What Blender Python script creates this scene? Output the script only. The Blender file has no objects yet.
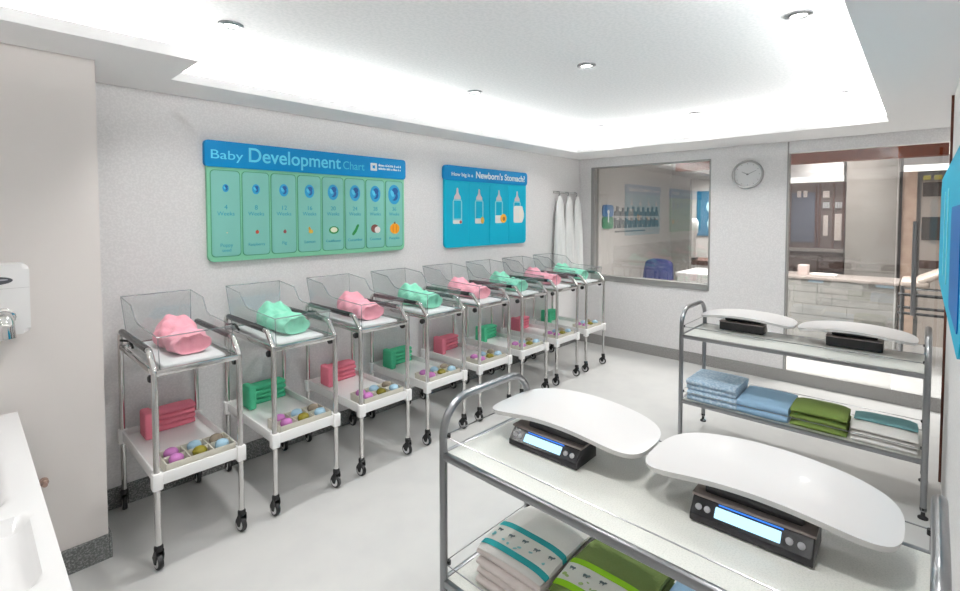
import bpy, bmesh, math, random
from mathutils import Vector, Matrix
random.seed(7)
sc = bpy.context.scene
COL = sc.collection
PI = math.pi

# ------------------------------------------------------------------ materials
def lin(c):
    out = []
    for v in c[:3]:
        v = v / 255.0
        out.append(v / 12.92 if v <= 0.04045 else ((v + 0.055) / 1.055) ** 2.4)
    return (out[0], out[1], out[2], 1.0)

MATS = {}
def mat(name, rgb, rough=0.5, metal=0.0, speck=None, bump=None, emit=0.0, coat=0.0, spec=0.5, rgb2=None, sheen=0.0):
    """speck=(scale, rgb2 mixed in by noise, contrast low, high); bump=(scale, strength)"""
    if name in MATS:
        return MATS[name]
    m = bpy.data.materials.new(name)
    m.use_nodes = True
    nt = m.node_tree
    b = nt.nodes['Principled BSDF']
    b.inputs['Base Color'].default_value = lin(rgb)
    b.inputs['Roughness'].default_value = rough
    b.inputs['Metallic'].default_value = metal
    b.inputs['Specular IOR Level'].default_value = spec
    if coat:
        b.inputs['Coat Weight'].default_value = coat
        b.inputs['Coat Roughness'].default_value = 0.08
    if sheen:
        b.inputs['Sheen Weight'].default_value = sheen
    if emit:
        b.inputs['Emission Color'].default_value = lin(rgb)
        b.inputs['Emission Strength'].default_value = emit
    if speck or bump:
        tc = nt.nodes.new('ShaderNodeTexCoord')
    if speck:
        n = nt.nodes.new('ShaderNodeTexNoise')
        n.inputs['Scale'].default_value = speck[0]
        n.inputs['Detail'].default_value = 3
        nt.links.new(tc.outputs['Object'], n.inputs['Vector'])
        r = nt.nodes.new('ShaderNodeValToRGB')
        r.color_ramp.elements[0].position = speck[2]
        r.color_ramp.elements[1].position = speck[3]
        r.color_ramp.elements[0].color = lin(rgb)
        r.color_ramp.elements[1].color = lin(speck[1])
        nt.links.new(n.outputs['Fac'], r.inputs['Fac'])
        nt.links.new(r.outputs['Color'], b.inputs['Base Color'])
    if bump:
        n2 = nt.nodes.new('ShaderNodeTexNoise')
        n2.inputs['Scale'].default_value = bump[0]
        n2.inputs['Detail'].default_value = 2
        nt.links.new(tc.outputs['Object'], n2.inputs['Vector'])
        bp = nt.nodes.new('ShaderNodeBump')
        bp.inputs['Strength'].default_value = bump[1]
        bp.inputs['Distance'].default_value = 0.004
        nt.links.new(n2.outputs['Fac'], bp.inputs['Height'])
        nt.links.new(bp.outputs['Normal'], b.inputs['Normal'])
    MATS[name] = m
    return m

def glass(name, tint, gloss, rough=0.02, glossrgb=(255, 255, 255), haze=0.0, hazergb=(200, 200, 200)):
    if name in MATS:
        return MATS[name]
    m = bpy.data.materials.new(name)
    m.use_nodes = True
    nt = m.node_tree
    nt.nodes.remove(nt.nodes['Principled BSDF'])
    out = nt.nodes['Material Output']
    t = nt.nodes.new('ShaderNodeBsdfTransparent'); t.inputs['Color'].default_value = lin(tint)
    g = nt.nodes.new('ShaderNodeBsdfGlossy'); g.inputs['Roughness'].default_value = rough
    g.inputs['Color'].default_value = lin(glossrgb)
    mx = nt.nodes.new('ShaderNodeMixShader'); mx.inputs['Fac'].default_value = gloss
    nt.links.new(t.outputs[0], mx.inputs[1]); nt.links.new(g.outputs[0], mx.inputs[2])
    last = mx
    if haze:
        d = nt.nodes.new('ShaderNodeBsdfDiffuse'); d.inputs['Color'].default_value = lin(hazergb)
        m2 = nt.nodes.new('ShaderNodeMixShader'); m2.inputs['Fac'].default_value = haze
        nt.links.new(mx.outputs[0], m2.inputs[1]); nt.links.new(d.outputs[0], m2.inputs[2]); last = m2
    nt.links.new(last.outputs[0], out.inputs['Surface'])
    MATS[name] = m
    return m

def emis(name, rgb, strength):
    if name in MATS:
        return MATS[name]
    m = bpy.data.materials.new(name); m.use_nodes = True
    nt = m.node_tree
    nt.nodes.remove(nt.nodes['Principled BSDF'])
    e = nt.nodes.new('ShaderNodeEmission'); e.inputs['Color'].default_value = lin(rgb); e.inputs['Strength'].default_value = strength
    nt.links.new(e.outputs[0], nt.nodes['Material Output'].inputs['Surface'])
    MATS[name] = m
    return m

WALL = mat('wall_paint', (228, 226, 226), 0.55, speck=(90, (236, 234, 234), .45, .6), bump=(220, .12))
PILLAR = mat('pillar_paint', (228, 222, 218), 0.5, bump=(160, .05))
CEIL = mat('ceiling_paint', (238, 239, 240), 0.8, speck=(60, (230, 232, 233), .42, .6), bump=(60, .06))
SOFF = mat('soffit_paint', (250, 249, 249), 0.7)
FLOOR = mat('vinyl_floor', (204, 204, 202), 0.22, speck=(5, (199, 199, 198), .4, .7), spec=.45)
STONE = mat('speckled_stone', (96, 98, 97), 0.6, speck=(130, (168, 168, 166), .45, .72), bump=(140, .25))
STONE2 = mat('pale_stone', (140, 138, 136), 0.45, speck=(130, (176, 174, 172), .45, .72))
CHROME = mat('chrome', (214, 212, 210), 0.10, 1.0)
STEEL = mat('brushed_steel', (150, 151, 153), 0.28, 1.0)
GRIP = mat('dark_grip', (62, 62, 64), 0.25, .5)
BLACK = mat('black_rubber', (26, 27, 29), 0.45)
HUB = mat('wheel_hub', (222, 222, 222), 0.35)
WPLAST = mat('white_plastic', (246, 245, 244), 0.28, coat=.3)
MATTR = mat('mattress_white', (232, 233, 234), 0.8)
ACRYL = glass('clear_acrylic', (249, 250, 250), 0.045, .04, haze=.014)
RIM = glass('acrylic_edge', (215, 220, 222), 0.10, .1, haze=.17, hazergb=(232, 236, 238))
GLASS = glass('window_glass', (236, 235, 233), 0.095, .015, haze=.05, hazergb=(150, 150, 150))
DGLASS = glass('door_glass', (236, 236, 235), 0.05, .02)
PINK = mat('pink_blanket', (246, 170, 186), 0.9, bump=(120, .5), sheen=.3)
MINT = mat('mint_blanket', (140, 222, 192), 0.9, bump=(120, .5), sheen=.3)
PINKT = mat('pink_towel', (236, 132, 152), 0.95, bump=(220, .6))
GREENT = mat('green_towel', (84, 200, 152), 0.95, bump=(220, .6))
BLUET = mat('textured_blue_towel', (160, 186, 208), 0.95, speck=(70, (196, 212, 226), .42, .6), bump=(160, .9))
BLUEF = mat('pale_blue_towel', (150, 184, 212), 0.95, bump=(220, .5))
OLIVE = mat('green_cloth', (116, 136, 66), 0.9, bump=(200, .5))
OLIVE2 = mat('dull_green_cloth', (112, 132, 70), 0.9, bump=(200, .5))
WCLOTH = mat('white_cloth', (232, 230, 226), 0.9, bump=(200, .5))
TEALC = mat('teal_band', (38, 160, 164), 0.85)
TEALT = mat('grey_teal_cloth', (116, 164, 168), 0.9, bump=(200, .5))
LIME = mat('lime_band', (146, 204, 20), 0.85)
MOTIF = mat('dark_motif', (96, 112, 116), 0.85)
MOTIF2 = mat('pale_motif', (128, 196, 200), 0.85)
MOTIF3 = mat('pale_green_motif', (160, 186, 120), 0.85)
SHELFW = mat('laminate_shelf', (216, 217, 211), 0.3, speck=(240, (204, 206, 200), .45, .65))
SCALEB = mat('scale_housing', (34, 33, 36), 0.3)
SCALET = mat('scale_top', (150, 140, 136), 0.32, .5)
TRAYW = mat('scale_tray_white', (213, 211, 210), 0.3, coat=.2)
TRAYE = mat('scale_tray_edge', (206, 190, 186), 0.4)
BTN = mat('button_grey', (150, 150, 153), 0.4)
DISP = emis('lit_display', (176, 228, 255), 1.5)
DISPB = emis('lit_blue_line', (70, 140, 255), 1.0)
TBLUE = mat('poster_blue', (0, 140, 204), 0.5, spec=.25)
TCYAN = mat('poster_cyan', (0, 182, 212), 0.5, spec=.25)
TCYAN2 = mat('poster_cyan_card', (0, 174, 206), 0.5, spec=.25)
TGREEN = mat('poster_green', (128, 202, 166), 0.5)
TCARD = mat('poster_card', (126, 194, 182), 0.5)
TCARDE = mat('poster_card_edge', (72, 156, 116), 0.5)
TLET = mat('poster_letter_cyan', (104, 222, 248), 0.5)
TLETD = mat('poster_letter_teal', (48, 160, 180), 0.5)
WHITE = mat('print_white', (240, 242, 242), 0.5)
BROWN = mat('brown_wood', (142, 70, 42), 0.5, speck=(14, (124, 58, 34), .4, .65), spec=.2)
CERAM = mat('white_ceramic', (226, 226, 226), 0.2, coat=.3)
DRYER = mat('dryer_shell', (242, 241, 240), 0.3, coat=.3)
DARKG = mat('dark_grey_plastic', (84, 84, 90), 0.35)
NAVY = mat('navy_fabric', (34, 50, 112), 0.8, bump=(200, .4))

# ------------------------------------------------------------------ mesh helpers
def fillet(pts, r, n=6):
    pts = [Vector(p) for p in pts]
    out = [pts[0]]
    for i in range(1, len(pts) - 1):
        rr = r[i - 1] if isinstance(r, (list, tuple)) else r
        a, b, c = pts[i - 1], pts[i], pts[i + 1]
        d1, d2 = (a - b).normalized(), (c - b).normalized()
        ang = d1.angle(d2)
        if ang > PI - 0.02 or rr <= 0:
            out.append(b); continue
        t = min(rr / math.tan(ang / 2), (a - b).length * .49, (c - b).length * .49)
        rad = t * math.tan(ang / 2)
        cen = b + (d1 + d2).normalized() * (rad / math.sin(ang / 2))
        s, e = b + d1 * t - cen, b + d2 * t - cen
        ax = s.cross(e).normalized(); tot = s.angle(e)
        for k in range(n + 1):
            out.append(cen + Matrix.Rotation(tot * k / n, 3, ax) @ s)
    out.append(pts[-1])
    return out

def rrect(x0, x1, y0, y1, r, n=5):
    o = []
    for cx, cy, a0 in ((x1 - r, y0 + r, -90), (x1 - r, y1 - r, 0), (x0 + r, y1 - r, 90), (x0 + r, y0 + r, 180)):
        for k in range(n + 1):
            a = math.radians(a0 + 90 * k / n)
            o.append((cx + r * math.cos(a), cy + r * math.sin(a)))
    return o

def ellipse(cx, cy, rx, ry, n=20, rot=0):
    o = []
    for k in range(n):
        a = 2 * PI * k / n
        x, y = rx * math.cos(a), ry * math.sin(a)
        o.append((cx + x * math.cos(rot) - y * math.sin(rot), cy + x * math.sin(rot) + y * math.cos(rot)))
    return o

class MB:
    def __init__(self, M=None):
        self.bm = bmesh.new()
        self.M = M or Matrix.Identity(4)
    def v(self, p):
        return self.bm.verts.new(self.M @ Vector(p))
    def f(self, vs):
        try:
            return self.bm.faces.new(vs)
        except ValueError:
            return None
    def box(self, x0, x1, y0, y1, z0, z1, bev=0.0, seg=2):
        vs = [self.v((x, y, z)) for x in (x0, x1) for y in (y0, y1) for z in (z0, z1)]
        fs = [self.f([vs[i] for i in q]) for q in ((0, 1, 3, 2), (4, 6, 7, 5), (0, 4, 5, 1), (2, 3, 7, 6), (0, 2, 6, 4), (1, 5, 7, 3))]
        if bev > 0:
            es = list({e for f in fs for e in f.edges})
            bmesh.ops.bevel(self.bm, geom=es, offset=bev, segments=seg, profile=.5, affect='EDGES')
        return self
    def tube(self, pts, r, n=10, closed=False, cap=True):
        pts = [Vector(p) for p in pts]
        m = len(pts)
        rings = []
        up = None
        for i, p in enumerate(pts):
            if closed:
                d = (pts[(i + 1) % m] - pts[i - 1]).normalized()
            else:
                d = (pts[min(i + 1, m - 1)] - pts[max(i - 1, 0)]).normalized()
            if up is None:
                ref = Vector((0, 0, 1)) if abs(d.z) < .9 else Vector((1, 0, 0))
                up = (ref - d * ref.dot(d)).normalized()
            else:
                up = (up - d * up.dot(d)).normalized()
            s = d.cross(up)
            rr = r[i] if isinstance(r, (list, tuple)) else r
            rings.append([self.v(p + (up * math.cos(2 * PI * k / n) + s * math.sin(2 * PI * k / n)) * rr) for k in range(n)])
        for i in range(m if closed else m - 1):
            a, b = rings[i], rings[(i + 1) % m]
            for k in range(n):
                self.f([a[k], a[(k + 1) % n], b[(k + 1) % n], b[k]])
        if cap and not closed:
            self.f(rings[0][::-1]); self.f(rings[-1])
        return self
    def lathe(self, prof, n=20, M=None):
        """prof: (radius, height) about local z"""
        M = M or Matrix.Identity(4)
        rings = []
        for r, z in prof:
            if r < 1e-5:
                rings.append([self.v(M @ Vector((0, 0, z)))])
            else:
                rings.append([self.v(M @ Vector((r * math.cos(2 * PI * k / n), r * math.sin(2 * PI * k / n), z))) for k in range(n)])
        for a, b in zip(rings, rings[1:]):
            for k in range(n):
                if len(a) == 1 and len(b) == 1: continue
                if len(a) == 1: self.f([a[0], b[k], b[(k + 1) % n]])
                elif len(b) == 1: self.f([a[k], a[(k + 1) % n], b[0]])
                else: self.f([a[k], a[(k + 1) % n], b[(k + 1) % n], b[k]])
        if len(rings[0]) > 1: self.f(rings[0][::-1])
        if len(rings[-1]) > 1: self.f(rings[-1])
        return self
    def prism(self, outline, z0, z1, M=None, bev=0.0, seg=2):
        """outline in local xy, extruded along local z, mapped by M"""
        M = M or Matrix.Identity(4)
        a = [self.v(M @ Vector((x, y, z0))) for x, y in outline]
        b = [self.v(M @ Vector((x, y, z1))) for x, y in outline]
        n = len(outline)
        fa, fb = self.f(a[::-1]), self.f(b)
        for k in range(n):
            self.f([a[k], a[(k + 1) % n], b[(k + 1) % n], b[k]])
        if bev > 0:
            es = list({e for f in (fa, fb) if f for e in f.edges})
            bmesh.ops.bevel(self.bm, geom=es, offset=bev, segments=seg, profile=.5, affect='EDGES')
        return self
    def grid(self, fn, nu, nv, wrapu=False):
        g = [[self.v(fn(i / nu, j / nv)) for i in range(nu if wrapu else nu + 1)] for j in range(nv + 1)]
        w = nu if wrapu else nu + 1
        for j in range(nv):
            for i in range(nu):
                self.f([g[j][i], g[j][(i + 1) % w], g[j + 1][(i + 1) % w], g[j + 1][i]])
        return g
    def build(self, name, m, parent=None, smooth=True, angle=40, loc=None, rotz=0.0):
        bmesh.ops.recalc_face_normals(self.bm, faces=self.bm.faces)
        me = bpy.data.meshes.new(name)
        self.bm.to_mesh(me); self.bm.free()
        if smooth and len(me.polygons):
            me.polygons.foreach_set('use_smooth', [True] * len(me.polygons))
            me.set_sharp_from_angle(angle=math.radians(angle))
        for mm in (m if isinstance(m, (list, tuple)) else [m]):
            me.materials.append(mm)
        o = bpy.data.objects.new(name, me)
        COL.objects.link(o)
        if parent is not None: o.parent = parent
        if loc is not None: o.location = loc
        o.rotation_euler.z = rotz
        return o

def tag(o, label=None, cat=None, group=None, kind=None):
    if label: o['label'] = label
    if cat: o['category'] = cat
    if group: o['group'] = group
    if kind: o['kind'] = kind
    return o

def empty(name, loc, label, cat, group=None, rotz=0.0):
    o = bpy.data.objects.new(name, None)
    o.empty_display_size = .1
    COL.objects.link(o)
    o.location = loc; o.rotation_euler.z = rotz
    return tag(o, label, cat, group)

def copy_tree(o, parent=None):
    c = o.copy(); COL.objects.link(c); c.parent = parent
    for ch in list(o.children):
        copy_tree(ch, c)
    return c

def struct(name, mb, m, parent=None, label=None, smooth=False):
    o = mb.build(name, m, parent, smooth=smooth)
    if parent is None:
        tag(o, label, {'w': 'wall', 'f': 'floor', 'c': 'ceiling', 'b': 'baseboard', 't': 'trim', 'd': 'door'}.get(name[0], 'wall'), None, 'structure')
    return o

def text_mesh(body, name, m, parent, size, M, align='LEFT', extrude=.0015, fit=None, bold=0):
    """flat raised lettering; M maps text xy plane into the parent's space; fit = wanted width"""
    cu = bpy.data.curves.new('t', 'FONT')
    cu.body = body; cu.size = size; cu.align_x = align; cu.extrude = extrude; cu.offset = bold
    t = bpy.data.objects.new('t', cu); COL.objects.link(t)
    bpy.context.view_layer.update()
    me = bpy.data.meshes.new_from_object(t.evaluated_get(bpy.context.evaluated_depsgraph_get()))
    bpy.data.objects.remove(t); bpy.data.curves.remove(cu)
    if fit and len(me.vertices):
        xs = [v.co.x for v in me.vertices]
        k = fit / (max(xs) - min(xs))
        me.transform(Matrix.Diagonal((k, 1, 1, 1)))
    me.transform(M)
    me.materials.append(m)
    me.name = name
    o = bpy.data.objects.new(name, me); COL.objects.link(o); o.parent = parent
    return o

RX90 = Matrix.Rotation(PI / 2, 4, 'X')       # local xy -> wall facing -y
def onwall(x, y, z):                           # place a wall-plane drawing at x, y(depth), z
    return Matrix.Translation((x, y, z)) @ RX90

# ------------------------------------------------------------------ camera
yaw, pitch = math.radians(42.67), math.radians(2.1)
cam = bpy.data.cameras.new('camera')
co = bpy.data.objects.new('camera', cam); COL.objects.link(co)
co.location = (0, 0, 1.6)
co.rotation_euler = (PI / 2 - pitch, 0, yaw - PI / 2)
cam.sensor_width = 36; cam.lens = 481.4 / 960 * 36
cam.shift_y = -62.5 / 960
cam.clip_start = .02
sc.camera = co
sc.view_settings.view_transform = 'Standard'
sc.view_settings.look = 'None'
sc.view_settings.gamma = 1
sc.view_settings.use_curve_mapping = False
sc.view_settings.exposure = 0.22
sc.cycles.transparent_max_bounces = 40
sc.cycles.max_bounces = 10
sc.cycles.use_denoising = True
sc.cycles.sample_clamp_indirect = 6

# ------------------------------------------------------------------ room shell
ZC, ZS = 2.50, 2.30            # upper ceiling, underside of the dropped border
XF, YW, YR, X0 = 5.36, 3.22, -.114, -1.3
struct('floor', MB().box(-1.5, 10.2, -2.6, 6.2, -.1, 0), FLOOR, label='pale grey glossy vinyl floor of the room')
struct('wall_left', MB().box(X0, XF, YW, YW + .12, 0, 2.75), WALL, label='pale grey wall behind the bassinets carrying two posters')
struct('wall_pillar', MB().box(X0, .439, 2.77, YW - .001, 0, ZS), PILLAR, label='smooth grey pillar with the hand dryer on it')
struct('wall_rear', MB().box(X0 - .1, X0, -.9, YW + .12, 0, 2.75), WALL, label='grey wall behind the camera')
struct('wall_right', MB().box(X0, 3.95, YR - .1, YR, 0, 2.75), WALL, label='pale wall carrying the blue panel beside the trolleys')
struct('wall_alcove', MB().box(3.85, XF + .1, -1.3, -1.2, 0, 2.75), WALL, label='wall of the recess past the brown edge')
struct('wall_alcove_side', MB().box(3.85, 3.95, -1.2, YR - .101, 0, 2.75), WALL, label='end wall of the recess past the brown edge')
far = MB()
wt = .1
far.box(XF, XF + wt, 3.05, YW + .12, 0, 2.75)
far.box(XF, XF + wt, 1.65, 3.05, 0, .80)
far.box(XF, XF + wt, 1.65, 3.05, 2.19, 2.75)
far.box(XF, XF + wt, .965, 1.65, 0, 2.75)
far.box(XF, XF + wt, -1.3, .965, 2.19, 2.75)
far.box(XF, XF + wt, -1.3, .965, 0, .05)
struct('wall_far', far, WALL, label='far grey wall with the clock, window and glass door')
struct('ceiling', MB().box(X0, XF + .1, -1.3, YW + .12, ZC, ZC + .1), CEIL, label='raised white ceiling panel with round downlights')
bd = MB()
zs2 = ZS + .05
bd.box(X0, XF, 2.875, YW, ZS, zs2)
bd.box(X0, .765, 2.445, 2.875, ZS, zs2)
bd.box(4.73, XF, -1.2, 2.875, ZS, zs2)
bd.box(X0, 4.73, YR, .21, ZS, zs2)
bd.box(3.95, 4.73, -1.2, YR, ZS, zs2)
bd.box(X0, -.95, .21, 2.445, ZS, zs2)
# upright cove back, added a hand's breadth behind the lip to brighten the glow
bd.box(.58, XF, 3.04, YW, zs2, ZC); bd.box(X0, .58, 2.62, YW, zs2, ZC); bd.box(4.92, XF, -1.2, 3.04, zs2, ZC); bd.box(X0, 4.92, YR, .03, zs2, ZC); bd.box(X0, -1.12, .03, 2.62, zs2, ZC)
struct('ceiling_border', bd, SOFF, label='dropped ceiling border hiding the cove lights')
struct('trim_1', MB().box(3.951, 3.972, -.125, -.102, 0, ZS), mat('dark_brown_edge', (92, 44, 26), .5), label='thin dark brown edge strip of the wall beside the glass door')
b = MB()
b.box(.44, XF - .012, YW - .014, YW - .0005, 0, .114, .003)
struct('baseboard_left', b, STONE, label='speckled grey stone skirting behind the bassinets')
b = MB()
b.box(X0, .439, 2.755, 2.7695, 0, .114, .003); b.box(.4395, .451, 2.755, YW - .015, 0, .114, .003)
struct('baseboard_pillar', b, STONE, label='speckled grey stone skirting around the pillar')
b = MB(); b.box(XF - .014, XF - .0005, -1.2, YW - .015, 0, .118, .003)
struct('baseboard_far', b, STONE2, label='pale stone skirting along the far wall')

# window with the view of the next room
w1 = tag(bpy.data.objects.new('window_1', None), 'fixed interior window onto the next room beside the clock', 'window', None, 'structure'); COL.objects.link(w1)
w1.location = (XF, 2.35, .80)
FRAME = mat('grey_frame', (158, 157, 155), .4, .3)
f = MB()
hw, hh, ft = .70, 1.39, .045
f.box(-.004, wt, -hw, -hw + .016, 0, hh); f.box(-.012, wt, hw - ft, hw, 0, hh)
f.box(-.012, wt, -hw + .016, hw - ft, 0, ft + .02); f.box(-.004, wt, -hw + .016, hw - ft, hh - .012, hh)
f.build('frame', FRAME, w1, smooth=False)
MB().box(.045, .053, -hw + .016, hw - ft, ft + .02, hh - .012).build('pane', GLASS, w1, smooth=False)
# glass wall panel and glass door
w2 = tag(bpy.data.objects.new('window_2', None), 'tall fixed glass panel between clock wall and glass door', 'window', None, 'structure'); COL.objects.link(w2)
w2.location = (XF, .967, .05)
f = MB(); f.box(-.004, .1, -.012, 0, 0, 2.245); f.box(-.006, .1, -.795, -.012, 0, .045)
f.build('frame', FRAME, w2, smooth=False)
MB().box(.04, .05, -.795, -.012, .045, 2.14).build('pane', GLASS, w2, smooth=False)
d1 = tag(bpy.data.objects.new('door_1', None), 'frameless glass door with tall steel bar handle', 'door', None, 'structure'); COL.objects.link(d1)
d1.location = (XF, .17, .05)
MB().box(.055, .066, -1.0, -.004, .005, 2.135).build('pane', DGLASS, d1, smooth=False)
h = MB(); h.tube([(-.01, -.12, .72), (-.01, -.12, 1.50)], .016, 12)
for z in (.82, 1.40): h.tube([(-.01, -.12, z), (.06, -.12, z)], .008, 8)
h.build('door_handle', STEEL, d1)

# ------------------------------------------------------------------ lights
LED = emis('led_strip', (255, 254, 251), 122)
def led(x0, x1, y0, y1, label):
    tag(MB().box(x0, x1, y0, y1, zs2 + .001, zs2 + .013).build('cove_light_strip', LED, smooth=False), label, 'light strip', 'cove light strips on the ceiling border')
led(.80, 4.85, 2.975, 2.99, 'hidden cove light strip above the bassinet wall')
led(4.84, 4.855, .10, 2.96, 'hidden cove light strip above the far wall')
led(-.9, 4.82, .085, .10, 'hidden cove light strip above the trolley side')
led(-.9, .64, 2.575, 2.59, 'hidden cove light strip above the pillar')
DLIT = emis('downlight_lens', (255, 252, 246), 9)
RINGM = mat('downlight_ring', (120, 122, 124), .3, .8)
k = 0
names = [['over the pillar end of the bassinet row', 'above the middle of the bassinet row', 'near the window corner of the ceiling', 'added unseen above the pillar end of the basin'],
         ['over the bare floor before the basin', 'in the middle of the ceiling panel', 'near the clock side of the ceiling', 'added unseen above the middle of the basin wall'],
         ['over the camera end of the room', 'above the gap between the two trolleys', 'near the glass door end of the ceiling', 'added unseen behind the camera end of the room']]
for j, y in enumerate((2.43, 1.51, .435)):
    for i, x in enumerate((.90, 2.58, 4.43, -.72)):  # last x: unseen row added to brighten the pillar and near walls
        d = empty('downlight', (x, y, ZC), 'round recessed downlight ' + names[j][i], 'ceiling light', 'recessed downlights')
        MB().lathe([(.034, -.001), (.036, -.010), (.055, -.006), (.056, 0)], 24).build('ring', RINGM, d)
        MB().lathe([(.033, -.004), (0, -.006)], 20).build('lens', DLIT, d)
        L = bpy.data.lights.new('downlight_lamp', 'AREA'); L.shape = 'DISK'; L.size = .09; L.energy = 4.9 if x > 0 else 3.0; L.color = (1, .985, .965); L.spread = math.radians(128)
        lo = bpy.data.objects.new('downlight_lamp', L); COL.objects.link(lo); lo.parent = d; lo.location = (0, 0, -.014)
# unseen fill lamps added to brighten the next room
for n_, (x, y, e) in enumerate(((6.2, 2.0, 44), (6.1, .5, 46), (7.55, .8, 20), (9.3, 2.9, 60))):
    L = bpy.data.lights.new('next_room_fill_lamp', 'AREA'); L.shape = 'RECTANGLE'; L.size = .8; L.size_y = .8; L.energy = e; L.spread = math.radians(115)
    lo = bpy.data.objects.new('next_room_fill_lamp', L); COL.objects.link(lo); lo.location = (x, y, 2.48)
wd = bpy.data.worlds.new('world'); sc.world = wd; wd.use_nodes = True
wd.node_tree.nodes['Background'].inputs['Color'].default_value = (.9, .92, 1, 1)
wd.node_tree.nodes['Background'].inputs['Strength'].default_value = .35

# ------------------------------------------------------------------ bassinet trolleys
ORD = ['first', 'second', 'third', 'fourth', 'fifth', 'sixth', 'seventh', 'eighth']
def make_bassinet():
    root = empty('bassinet_trolley', (0, 0, 0), '', 'bassinet', 'newborn bassinets along the poster wall')
    lx, ly = .18, .328
    for s in (-1, 1):
        p = [(s * lx, ly, .105), (s * lx, ly, .982), (s * lx, -ly + .075, .982), (s * lx, -ly, .905), (s * lx, -ly, .105)]
        MB().tube(fillet(p, [.035, .03, .03]), .0135, 12).build('side_frame', CHROME, root)
        MB().tube([(s * lx, ly - .045, .982), (s * lx, -ly + .105, .982)], .0155, 12).build('grip', GRIP, root)
    r = MB()
    zr = .895
    r.box(-lx, lx, -ly - .010, -ly + .010, zr - .014, zr + .014, .005)
    r.box(-lx, lx, ly - .010, ly + .010, zr - .014, zr + .014, .005)
    for s in (-1, 1): r.box(s * lx - .008, s * lx + .008, -ly, ly, zr - .012, zr + .012, .004)
    r.build('tub_rail', CHROME, root)
    r = MB()
    for s in (-1, 1): r.tube(fillet([(s * (lx - .0), ly - .01, .93), (s * (lx - .03), ly - .06, .93), (s * (lx - .03), ly - .12, .905)], .015), .007, 8)
    r.build('tub_clip', GRIP, root)
    for s in (-1, 1):
        kn = MB(); kn.lathe([(.0, 0), (.016, 0), (.018, .006), (.018, .02), (.012, .026), (0, .027)], 16, Matrix.Translation((s * (lx - .012), -ly + .05, .862)) @ Matrix.Rotation(PI / 2 * s, 4, 'Y') @ Matrix.Translation((0, 0, 0)))
        kn.build('tilt_knob', BLACK, root)
    # lower shelf: white tray with a raised border and corner sockets
    s_ = MB()
    X, Y = .186, .338
    s_.box(-X + .006, X - .006, -Y + .006, Y - .006, .395, .405)
    s_.box(-X, X, -Y, -Y + .012, .385, .440, .004); s_.box(-X, X, Y - .012, Y, .385, .440, .004)
    s_.box(-X, -X + .012, -Y, Y, .385, .440, .004); s_.box(X - .012, X, -Y, Y, .385, .440, .004)
    for sx in (-1, 1):
        for sy in (-1, 1):
            s_.box(sx * lx - .022, sx * lx + .022, sy * ly - .022, sy * ly + .022, .368, .446, .008)
    s_.build('shelf', WPLAST, root)
    for sx in (-1, 1):
        for sy in (-1, 1):
            ang = -PI / 2 + [.10, -.12, .16, -.05][(sx > 0) * 2 + (sy > 0)]
            M = Matrix.Translation((sx * lx, sy * ly, 0)) @ Matrix.Rotation(ang, 4, 'Z')
            c = MB(M)
            c.lathe([(.015, .085), (.019, .09), (.019, .108), (.012, .118)], 14)
            for q in (-.017, .0125):
                c.prism([(-.030, .052), (-.004, .095), (.014, .095), (.018, .07), (.004, .03), (-.012, .028)], q, q + .0045, Matrix.Rotation(PI / 2, 4, 'X'))
            cp = c.build('caster', BLACK, root)
            W = MB(M @ Matrix.Translation((-.006, 0, .0375)) @ Matrix.Rotation(PI / 2, 4, 'X'))
            W.lathe([(.026, -.011), (.034, -.011), (.0375, -.006), (.0375, .006), (.034, .011), (.026, .011)], 22)
            wh = W.build('wheel', BLACK, cp)
            H = MB(M @ Matrix.Translation((-.006, 0, .0375)) @ Matrix.Rotation(PI / 2, 4, 'X'))
            H.lathe([(.0, -.0125), (.027, -.0125), (.027, .0125), (0, .0125)], 18)
            H.build('wheel_hub', HUB, cp)
    # clear tub: tall sloping head end, low sides and foot
    side = [(.352, 1.160), (.14, 1.140), (.065, 1.072), (.02, 1.060), (-.312, 1.050)]
    zb, yb, yf, xb = .886, .300, -.296, .150
    def halfw(z): return xb + (z - zb) * .07
    tub = MB()
    low = [(.30, zb), (.14, zb), (.065, zb), (.02, zb), (-.296, zb)]
    th = .004
    rim_pts = {}
    for s in (-1, 1):
        outer_t = [(s * halfw(z), y, z) for y, z in side]
        outer_b = [(s * xb, y, z) for y, z in low]
        A = [tub.v(p) for p in outer_t]; B = [tub.v(p) for p in outer_b]
        A2 = [tub.v((p[0] - s * th, p[1], p[2])) for p in outer_t]; B2 = [tub.v((p[0] - s * th, p[1], p[2])) for p in outer_b]
        for i in range(4):
            tub.f([A[i], A[i + 1], B[i + 1], B[i]]); tub.f([A2[i], A2[i + 1], B2[i + 1], B2[i]])
        rim_pts[s] = outer_t
    for (yt, zt, ybm) in ((.352, 1.160, .30), (-.312, 1.050, -.296)):
        w = halfw(zt)
        for off in (0, th if yt < 0 else -th):
            tub.f([tub.v((-w, yt + off, zt)), tub.v((w, yt + off, zt)), tub.v((xb, ybm + off, zb)), tub.v((-xb, ybm + off, zb))])
    tub.box(-xb, xb, -.296, .30, zb - .004, zb)
    t_ = tub.build('tub', ACRYL, root, smooth=False)
    rm = MB()
    loop = rim_pts[-1] + rim_pts[1][::-1]
    rm.tube(loop, .0032, 6, closed=True)
    for s in (-1, 1):
        rm.tube([rim_pts[s][0], (s * xb, .30, zb)], .0022, 6); rm.tube([rim_pts[s][-1], (s * xb, -.296, zb)], .0022, 6)
    rm.build('tub_edge', RIM, t_)
    MB().box(-.138, .138, -.282, .284, zb + .001, zb + .026, .010, 3).build('mattress', MATTR, root)
    return root

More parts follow.
